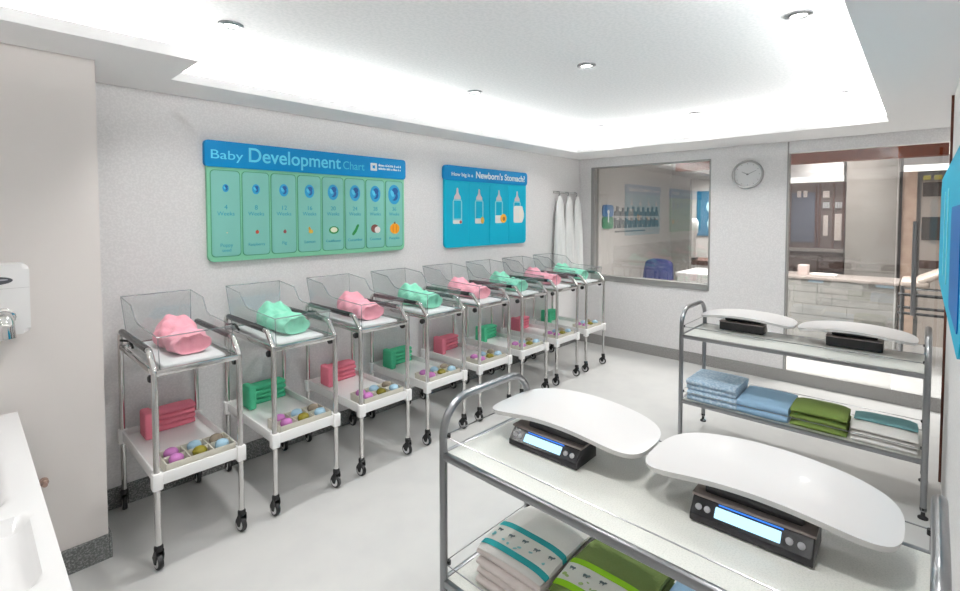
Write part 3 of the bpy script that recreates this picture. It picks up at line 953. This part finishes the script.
# blue panel on the near side wall
p3 = empty('wall_poster', (2.45, YR + .001, 1.525), 'cyan panel with rounded corners on the wall beside the trolleys', 'poster')
NW = mat('panel_cyan_matt', (0, 172, 206), .5, spec=.15); NB = mat('panel_deep_blue', (0, 104, 176), .5, spec=.15)
RB = Matrix.Rotation(PI, 4, 'Z') @ RX90
MB().prism(rrect(-1.02, 1.02, -.255, .255, .13, 10), 0, .050, RB, .010, 3).build('board', NW, p3, angle=30)
MB().prism(rrect(.42, .92, -.20, .10, .03), .048, .0525, RB).build('blue_field', NB, p3, smooth=False)
q = MB()
for x in (-.30, .05): q.prism(rrect(x, x + .06, -.17, .17, .02), .048, .052, RB)
q.build('pale_stripe', mat('pale_cyan', (120, 214, 226), .3), p3, smooth=False)

# ------------------------------------------------------------------ gowns, clock, dryer, basin
GOWN = mat('white_gown', (236, 237, 236), .9, bump=(90, .3))
def gown(x, y, z, wt_, wb, L, seed):
    rr = random.Random(seed); ph = rr.uniform(0, 6)
    def fn(u, v):
        a = 2 * PI * u
        w = (wt_ + (wb - wt_) * min(1, v ** .8)) / 2
        dp = .020 + .030 * min(1, v * 2)
        pl = 1 + .18 * math.sin(7 * a + ph) * min(1, v * 1.6) + .08 * math.sin(11 * a + 2 * ph) * v
        sh = .35 + .65 * min(1, v / .10) if v < .10 else 1
        return (x + w * math.cos(a) * sh + .003 * math.sin(5 * v + ph), y + dp * math.sin(a) * pl * sh, z - L * v + .006 * math.sin(6 * a) * (v > .9))
    mb = MB(); g = mb.grid(fn, 56, 22, wrapu=True); mb.f(g[0][::-1]); mb.f(g[-1])
    return mb
hk = empty('hook_rail', (5.005, YW - .001, 1.875), 'small steel hook rail on the wall above the white gowns', 'hook rail')
MB().box(-.24, .24, -.014, 0, -.014, .014, .003).build('rail', mat('grey_rail', (196, 196, 195), .4), hk)
for dx, q in ((-.19, 1), (0, 2), (.19, 3)):
    MB().tube(fillet([(dx, -.012, .004), (dx, -.055, .004), (dx, -.060, -.030), (dx, -.042, -.042)], .012), .004, 8).build('hook', STEEL, hk)
for q, (x, wb) in enumerate(((4.808, .196), (5.008, .196), (5.208, .196))):
    o = gown(x, YW - .066, 1.829, .12, wb, .885, q + 3).build('hanging_gown', GOWN, None, angle=80)
    tag(o, ['white cotton gown hanging next to the bottle poster side', 'white cotton gown hanging in the middle of the three', 'white cotton gown hanging next to the room corner'][q], 'gown', 'white gowns on the hook rail')

ck = empty('wall_clock', (XF, 1.303, 2.008), 'round silver wall clock with white dial', 'clock')
RY = Matrix.Rotation(-PI / 2, 4, 'Y')           # local z -> -x
MB(RY).lathe([(.118, .006), (.124, .030), (.136, .034), (.142, .026), (.142, 0), (0, 0)], 40).build('rim', mat('clock_rim', (176, 176, 176), .35, .5), ck)
dl = MB(RY).lathe([(.1215, .014), (0, .016)], 36).build('dial', mat('clock_dial', (226, 226, 226), .35), ck)
FC = Matrix.Rotation(-PI / 2, 4, 'Z') @ RX90
t = MB(FC)
for i in range(12):
    a = i * PI / 6
    t.prism([(.100 * math.sin(a) - .003 * math.cos(a), .100 * math.cos(a) + .003 * math.sin(a)), (.100 * math.sin(a) + .003 * math.cos(a), .100 * math.cos(a) - .003 * math.sin(a)),
             (.112 * math.sin(a) + .003 * math.cos(a), .112 * math.cos(a) - .003 * math.sin(a)), (.112 * math.sin(a) - .003 * math.cos(a), .112 * math.cos(a) + .003 * math.sin(a))], .0145, .0165)
t.build('hour_mark', mat('clock_mark', (182, 182, 182), .4), dl, smooth=False)
def hand(nm, ang, L, w):
    M = FC @ Matrix.Rotation(-ang, 4, 'Z')
    MB(M).prism([(-w, -.012), (w, -.012), (w * .6, L), (-w * .6, L)], .017, .019).build(nm, mat('clock_hand', (150, 150, 152), .4), ck, smooth=False)
hand('hour_hand', math.radians(-62), .058, .004); hand('minute_hand', math.radians(65), .085, .003)
MB(FC).lathe([(.008, .016), (.008, .023), (0, .024)], 14).build('hub', mat('clock_hub', (120, 120, 122), .4), ck)

hd_ = empty('mounted_hand_dryer', (.098, 2.77, 1.266), 'white hand dryer with chrome nozzle mounted on the pillar', 'hand dryer')
MB().prism(rrect(-.092, .092, -.140, .140, .022), 0, .125, onwall(0, -.0005, 0), .018, 4).build('shell', DRYER, hd_)
MB().prism(rrect(-.0915, .0915, .045, .0465, .0005, 1), .02, .1256, onwall(0, 0, 0)).build('seam', mat('seam_grey', (206, 205, 204), .4), hd_, smooth=False)
bz = MB().prism(ellipse(-.012, .078, .056, .016, 28), .120, .128, onwall(0, 0, 0), .001).build('badge', DARKG, hd_)
MB().prism(ellipse(.014, .081, .016, .003, 14), .1275, .1288, onwall(0, 0, 0)).build('badge_print', mat('badge_print', (176, 178, 184), .4), bz, smooth=False)
nz = MB()
nz.tube(fillet([(.012, -.11, -.068), (.012, -.168, -.072), (.016, -.178, -.145)], .035, 6), .030, 20)
nz.lathe([(.036, .0), (.038, .004), (.038, .012), (.031, .016)], 20, Matrix.Translation((.012, -.120, -.068)) @ RX90)
nz.build('nozzle', CHROME, hd_)

SZ = .800
sk = empty('wash_basin', (-.21, 1.90, 0), 'white rectangular double wash basin beside the pillar', 'basin')
sx0, sx1, sy0, sy1 = -.34, .355, -1.05, .80
# deck with two sunken bowls made from height-mapped grid
def basin_h(x, y):
    def bowl(cx, cy, hx, hy, dep, soft):
        dx, dy = (abs(x - cx) - hx) / soft, (abs(y - cy) - hy) / soft
        d = math.hypot(max(dx + 1, 0), max(dy + 1, 0)) - 1 if (dx > -1 and dy > -1) else max(dx, dy)
        t = min(1, max(0, -d)); t = t * t * (3 - 2 * t)
        return -dep * t
    return min(bowl(-.01, .285, .300, .375, .150, .09), bowl(-.005, -.325, .325, .185, .032, .035), 0)
bm = MB()
nx, ny = 56, 110
T = [[bm.v((sx0 + (sx1 - sx0) * i / nx, sy0 + (sy1 - sy0) * j / ny, SZ + basin_h(sx0 + (sx1 - sx0) * i / nx, sy0 + (sy1 - sy0) * j / ny))) for i in range(nx + 1)] for j in range(ny + 1)]
for j in range(ny):
    for i in range(nx): bm.f([T[j][i], T[j][i + 1], T[j + 1][i + 1], T[j + 1][i]])
edge = [T[0][i] for i in range(nx + 1)] + [T[j][nx] for j in range(1, ny + 1)] + [T[ny][i] for i in range(nx - 1, -1, -1)] + [T[j][0] for j in range(ny - 1, 0, -1)]
lowv = [bm.bm.verts.new((v.co.x * .985, v.co.y, SZ - .19)) for v in edge]
n = len(edge)
for q in range(n): bm.f([edge[q], lowv[q], lowv[(q + 1) % n], edge[(q + 1) % n]])
bm.f(lowv)
bm.build('bowl', CERAM, sk, angle=35)
MB().box(sx0 + .02, .16, sy0 + .1, sy1 - .04, 0, SZ - .191, .004).build('cabinet', mat('basin_cabinet', (214, 213, 211), .5), sk, smooth=False)
MB().lathe([(.024, .0), (.026, .004), (.018, .006), (0, .003)], 18, Matrix.Translation((0, .40, SZ - .150))).build('drain', CHROME, sk)
tp = MB(); tp.lathe([(.022, 0), (.022, .02), (.016, .03), (.016, .12)], 16, Matrix.Translation((-.29, .40, SZ)))
tp.tube(fillet([(-.29, .40, SZ + .10), (-.29, .40, SZ + .22), (-.13, .40, SZ + .22), (-.13, .40, SZ + .16)], .05), .012, 12)
tp.build('tap', CHROME, sk)
vf = MB(); vf.lathe([(0, 0), (.016, 0), (.016, .02), (.009, .024), (.009, .05), (0, .05)], 14, Matrix.Translation((.222, 2.7695, .452)) @ RX90)
tag(vf.build('mounted_pipe_stub', mat('copper_stub', (170, 142, 130), .4, .2), None), 'small copper pipe stub on the pillar behind the basin edge', 'pipe')

# ------------------------------------------------------------------ the next room, seen through the glass
NW_ = mat('next_room_wall', (192, 188, 184), .6)
PLANK = mat('pale_plank', (162, 161, 157), .45, speck=(6, (150, 149, 146), .4, .65))
struct('wall_next_left', MB().box(XF + .1, 8.45, 3.25, 3.35, 0, 2.7), NW_, label='beige wall of the next room carrying the sign')
b = MB(); b.box(8.45, 8.55, 2.93, 3.35, 0, 2.7); b.box(8.45, 8.55, 1.6, 2.93, 2.22, 2.7); b.box(8.45, 8.55, 1.0, 2.15, 0, 2.22)
struct('wall_next_back', b, NW_, label='back wall of the next room with an opening')
struct('wall_next_far', MB().box(10.0, 10.1, -2.5, 6.0, 0, 2.7), NW_, label='farthest wall of the next rooms')
struct('ceiling_next', MB().box(XF + .1, 10.1, -2.5, 6.0, 2.62, 2.7), CEIL, label='white ceiling of the next room')
struct('wall_next_right', MB().box(XF + .1, 10.0, -2.6, -2.5, 0, 2.7), NW_, label='side wall of the next room past the glass door')
struct('trim_2', MB().box(6.95, 7.10, -2.5, 2.62, 2.23, 2.47), BROWN, label='brown wooden beam across the next room')
b = MB(); b.box(8.0, 8.2, .80, 1.62, 2.13, 2.6); b.box(8.0, 8.2, -2.4, .20, 2.22, 2.6)
struct('ceiling_next_bulkhead', b, SOFF, label='white bulkhead over the cabinets of the next room')
struct('wall_next_column', MB().box(7.95, 8.35, .235, .76, 0, 2.6), mat('column_grey', (176, 172, 167), .4, speck=(3, (164, 158, 153), .4, .6)), label='grey taupe column in the next room')
LED2 = emis('next_room_light', (255, 252, 248), 2.2)
tag(MB().box(8.002, 8.07, .80, 1.62, 2.058, 2.1295).build('mounted_light_strip', LED2, None, smooth=False), 'white light strip above the dark cabinets of the next room', 'light strip')
tag(MB().box(8.002, 8.07, -.9, .20, 2.145, 2.2195).build('mounted_light_strip', LED2, None, smooth=False), 'white light strip seen past the glass door', 'light strip')
tag(MB().box(5.300, 5.335, -.175, -.135, 2.08, 2.18, .004).build('mounted_lamp', emis('small_lamp', (255, 250, 240), 2.0), None, smooth=False), 'small bright lamp at the top of the glass door', 'lamp')

# sign with emblem and two rows of illegible letters
sg = empty('wall_sign', (6.93, 3.249, 1.58), 'blue and green emblem with grey lettering on the next room wall', 'sign')
MB().prism(rrect(-.94, -.64, 0, .165, .05), 0, .02, onwall(0, 0, 0), .002).build('emblem_top', mat('sign_blue', (20, 112, 178), .4), sg)
MB().prism(rrect(-.94, -.64, -.165, 0, .05), 0, .02, onwall(0, 0, 0), .002).build('emblem_base', mat('sign_green', (20, 130, 84), .4), sg)
MB().prism([(-.805, -.08), (-.775, -.08), (-.775, .04), (-.755, .07), (-.79, .10), (-.825, .07), (-.805, .04)], .019, .023, onwall(0, 0, 0)).build('emblem_figure', WHITE, sg, smooth=False)
SLET = mat('sign_grey', (104, 108, 112), .5)
rr = random.Random(12)
for row in range(2):
    x, z0 = -.585, (.012 if row == 0 else -.165)
    for k in range(9):
        w_ = rr.uniform(.142, .165); H = .15
        l = MB(onwall(0, 0, 0))
        if row == 0:
            hh_ = H * rr.uniform(.75, 1); d_ = H * .45
            l.prism([(x, z0), (x + w_, z0), (x + w_, z0 + d_), (x + w_ * .78, z0 + d_ * 1.1), (x + w_ * .74, z0 + hh_), (x + w_ * .42, z0 + hh_), (x + w_ * .40, z0 + d_ * .8), (x + w_ * .16, z0 + d_), (x, z0 + d_ * .8)], 0, .012)
        else:
            l.prism([(x, z0), (x + w_ * .34, z0), (x + w_ * .34, z0 + H * .32), (x + w_ * .66, z0 + H * .32), (x + w_ * .66, z0), (x + w_, z0), (x + w_, z0 + H * .66), (x + w_ * .8, z0 + H * .8), (x + w_ * .34, z0 + H * .8), (x + w_ * .34, z0 + H * rr.uniform(.85, 1)), (x, z0 + H)], 0, .012)
        l.build('letter', SLET, sg, smooth=False)
        x += w_ + .022
l = MB(onwall(0, 0, 0))
for k in range(12): l.prism(rrect(-.55 + k * .085, -.49 + k * .085, -.225, -.205, .006, 2), 0, .008)
l.build('small_print', SLET, sg, smooth=False)

# blue chair, white desk, standing white lamp-like post, poster in the opening
ch = empty('office_chair', (6.75, 2.78, 0), 'navy blue upholstered chair seen through the window', 'chair')
def chair_back(u, v):
    x = .03 * math.cos(PI * (u - .5)) ; y = -.215 + .43 * u
    wv = 1 - .14 * v ** 3
    return (-x - .03 + .06 * v, y * wv, .50 + .48 * v - .05 * (abs(2 * u - 1) ** 3) * v)
m_ = MB(); g1 = m_.grid(chair_back, 14, 10); 
def chair_back2(u, v):
    p = chair_back(u, v); return (p[0] + .05, p[1], p[2])
g2 = m_.grid(chair_back2, 14, 10)
for A, B in ((g1[0], g2[0]), (g1[-1], g2[-1])):
    for i in range(14): m_.f([A[i], A[i + 1], B[i + 1], B[i]])
for i in (0, 14):
    for j in range(10): m_.f([g1[j][i], g1[j + 1][i], g2[j + 1][i], g2[j][i]])
m_.build('backrest', NAVY, ch)
MB().box(-.02, .44, -.23, .23, .42, .50, .03, 3).build('seat', NAVY, ch)
MB().lathe([(.025, .08), (.025, .42)], 12, Matrix.Translation((.2, 0, 0))).build('column', BLACK, ch)
lg = MB()
for k in range(5):
    a = 2 * PI * k / 5; lg.tube([(.2, 0, .085), (.2 + .27 * math.cos(a), .27 * math.sin(a), .05)], .016, 8)
    lg.lathe([(0, 0), (.022, .004), (.026, .025), (.02, .05), (0, .052)], 10, Matrix.Translation((.2 + .27 * math.cos(a), .27 * math.sin(a), 0)))
lg.build('star_base', BLACK, ch)
dk = empty('desk', (6.55, 2.0, 0), 'white desk seen through the window behind the blue chair', 'desk')
DW = mat('desk_white', (226, 226, 224), .4)
MB().box(-.35, .45, -.12, .32, .84, .875, .004).build('desk_top', DW, dk)
MB().box(-.33, -.30, -.10, .30, 0, .84).build('front_board', DW, dk, smooth=False)
for y in (-.10, .27): MB().box(-.30, .43, y, y + .03, 0, .84).build('side_board', DW, dk, smooth=False)
ct = empty('brown_counter', (9.2, 2.95, 0), 'brown topped white counter inside the far opening', 'counter')
MB().box(-.3, .3, -.5, .35, 0, .72).build('cabinet_body', DW, ct, smooth=False)
MB().box(-.33, .33, -.53, .37, .72, .80).build('counter_top', mat('dull_brown', (92, 54, 40), .5), ct, smooth=False)
dp = empty('soap_dispenser', (9.0, 3.06, .801), 'white upright dispenser standing on the brown counter', 'dispenser')
MB().box(-.08, .08, -.07, .07, 0, .04, .005).build('base', BLACK, dp)
MB().lathe([(.05, .04), (.055, .12), (.05, .42), (.085, .50), (.09, .68), (.05, .74), (0, .745)], 18).build('body', WPLAST, dp)
pp = empty('wall_poster', (9.995, 2.98, 1.62), 'blue poster with pale figures beyond the far opening', 'poster')
FX = Matrix.Rotation(-PI / 2, 4, 'Z') @ RX90
MB().prism(rrect(-.35, .32, -.42, .46, .02), 0, .02, FX).build('board', mat('far_poster_blue', (24, 96, 128), .4), pp, smooth=False)
for (y, z) in ((-.1, .15), (.1, .18), (-.08, -.18), (.12, -.15)):
    MB().prism(ellipse(y, z, .07, .11, 14), .02, .024, FX).build('pale_figure', mat('far_poster_pale', (170, 204, 214), .5), pp, smooth=False)

# dark cabinet wall
cb = empty('display_cabinet', (8.1, 1.18, 0), 'dark cabinet with blue grey panels and small white notices', 'cabinet')
RED = mat('reddish_frame', (96, 62, 58), .5); BLG = mat('blue_grey_panel', (92, 98, 116), .45)
MB().box(.02, .3, -.40, .48, 0, 2.05).build('body', mat('cabinet_taupe', (112, 98, 96), .5), cb, smooth=False)
for y0, y1 in ((.28, .46), (-.06, .22)): MB().box(0, .019, y0, y1, 1.22, 1.92, .003).build('door_panel', BLG, cb, smooth=False)
for y in (.235, -.075, -.115, -.27, -.38): MB().box(-.012, .019, y - .011, y + .011, 1.15, 2.04, .002).build('post', RED, cb, smooth=False)
for y, z, w, h_ in ((.13, 1.90, .045, .09), (.055, 1.90, .045, .09), (-.185, 1.89, .07, .09), (-.185, 1.46, .05, .28), (-.325, 1.44, .075, .36)):
    MB().box(-.006, .0185, y - w / 2, y + w / 2, z - h_ / 2, z + h_ / 2).build('notice', mat('notice_white', (214, 204, 198), .5), cb, smooth=False)
for y in (-.185, -.325):
    q = MB()
    for a in range(3): q.box(-.006, .0185, y - .036 + a * .026, y - .016 + a * .026, 1.70, 1.78)
    q.build('grid_notice', mat('notice_pale', (190, 194, 194), .5), cb, smooth=False)
MB().box(-.10, .019, -.40, .48, 1.10, 1.14, .003).build('ledge', mat('ledge_grey', (140, 132, 128), .4), cb, smooth=False)
MB().box(-.06, .019, -.40, .48, .84, 1.09).build('lower_panel', mat('brown_panel', (84, 62, 56), .45), cb, smooth=False)
# reception counter with pale planks
rc = empty('reception_counter', (6.85, .70, 0), 'low counter clad in pale grey planks behind the glass panel', 'counter')
MB().box(0, .5, -.50, 1.10, 0, .84).build('body', PLANK, rc, smooth=False)
for r in range(6):
    q = MB()
    x = -.50 + (r % 3) * .14
    while x < 1.08:
        e = min(x + .42, 1.1)
        q.box(-.014, -.0005, max(x, -.5) + .002, e - .002, .015 + r * .136, .145 + r * .136, .002)
        x = e
    q.build('plank', PLANK, rc, smooth=False)
MB().box(-.03, .54, -.52, 1.12, .841, .870, .004).build('counter_top', mat('counter_top_taupe', (166, 156, 150), .35), rc, smooth=False)
tag(MB().box(7.0, 7.16, 1.03, 1.13, .8705, .99, .004).build('carton', mat('carton_pink', (214, 196, 190), .6), None, smooth=False), 'small pale box standing on the plank counter', 'box')
tg = MB(); tg.box(6.98, 7.2, .74, 1.0, .8705, .895, .006)
tag(tg.build('paper_tray', mat('paper_tray_white', (224, 218, 214), .5), None, smooth=False), 'flat white paper tray on the plank counter', 'tray')
# seen past the glass door: lit wooden panel, dark cupboard, reclining chair
wp = empty('wood_partition', (8.0, .05, 0), 'pale wooden partition lit warmly past the glass door', 'partition')
MB().box(0, .05, .02, .19, 0, 2.14).build('board', mat('lit_wood', (224, 196, 176), .5, speck=(9, (214, 184, 164), .4, .6)), wp, smooth=False)
MB().box(-.02, .0, .155, .19, 0, 2.14).build('dark_edge', mat('dark_edge', (72, 66, 66), .5), wp, smooth=False)
cu = empty('dark_cupboard', (8.0, -.10, 0), 'dark grey cupboard under yellow notices past the glass door', 'cupboard')
MB().box(.02, .35, -.16, .13, 0, 2.02).build('body', mat('cupboard_pale', (206, 194, 184), .5), cu, smooth=False)
for z0, z1 in ((1.83, 2.0), (1.30, 1.58)): MB().box(0, .019, -.14, .12, z0, z1, .003).build('door', mat('cupboard_dark', (94, 88, 84), .45), cu, smooth=False)
MB().box(-.01, .019, -.16, .13, .95, 1.05).build('drawer', mat('cupboard_brown', (96, 72, 64), .45), cu, smooth=False)
for y in (.085, -.015): MB().box(.01, .03, y - .035, y + .035, 2.03, 2.085, .004).build('yellow_notice', mat('yellow_notice', (226, 216, 120), .5), cu, smooth=False)
rcx = empty('reclining_chair', (6.55, -.04, 0), 'beige reclining chair with dark rails past the glass door', 'chair')
BEI = mat('beige_vinyl', (196, 180, 168), .5)
MR = Matrix.Rotation(math.radians(-28), 4, 'X')
MB(Matrix.Translation((.05, -.12, 1.02)) @ Matrix.Rotation(math.radians(-30), 4, 'X')).box(-.03, .5, -.22, .22, -.03, .03, .022, 3).build('backrest', BEI, rcx)
MB().box(.02, .52, -.02, .20, .86, .93, .02, 3).build('seat', BEI, rcx)
for z, r_ in ((.79, .016), (.66, .014), (.60, .014)):
    MB().tube([(0, .22, z), (0, -.34, z - .0)], r_, 10).build('rail', BLACK, rcx)
for y in (.19, -.32):
    for x in (.0, .5): MB().tube([(x, y, 0), (x, y, .88)], .015, 10).build('leg', STEEL, rcx)
MB().tube([(.5, .19, .80), (.5, -.32, .80)], .014, 8).build('cross_bar', STEEL, rcx)
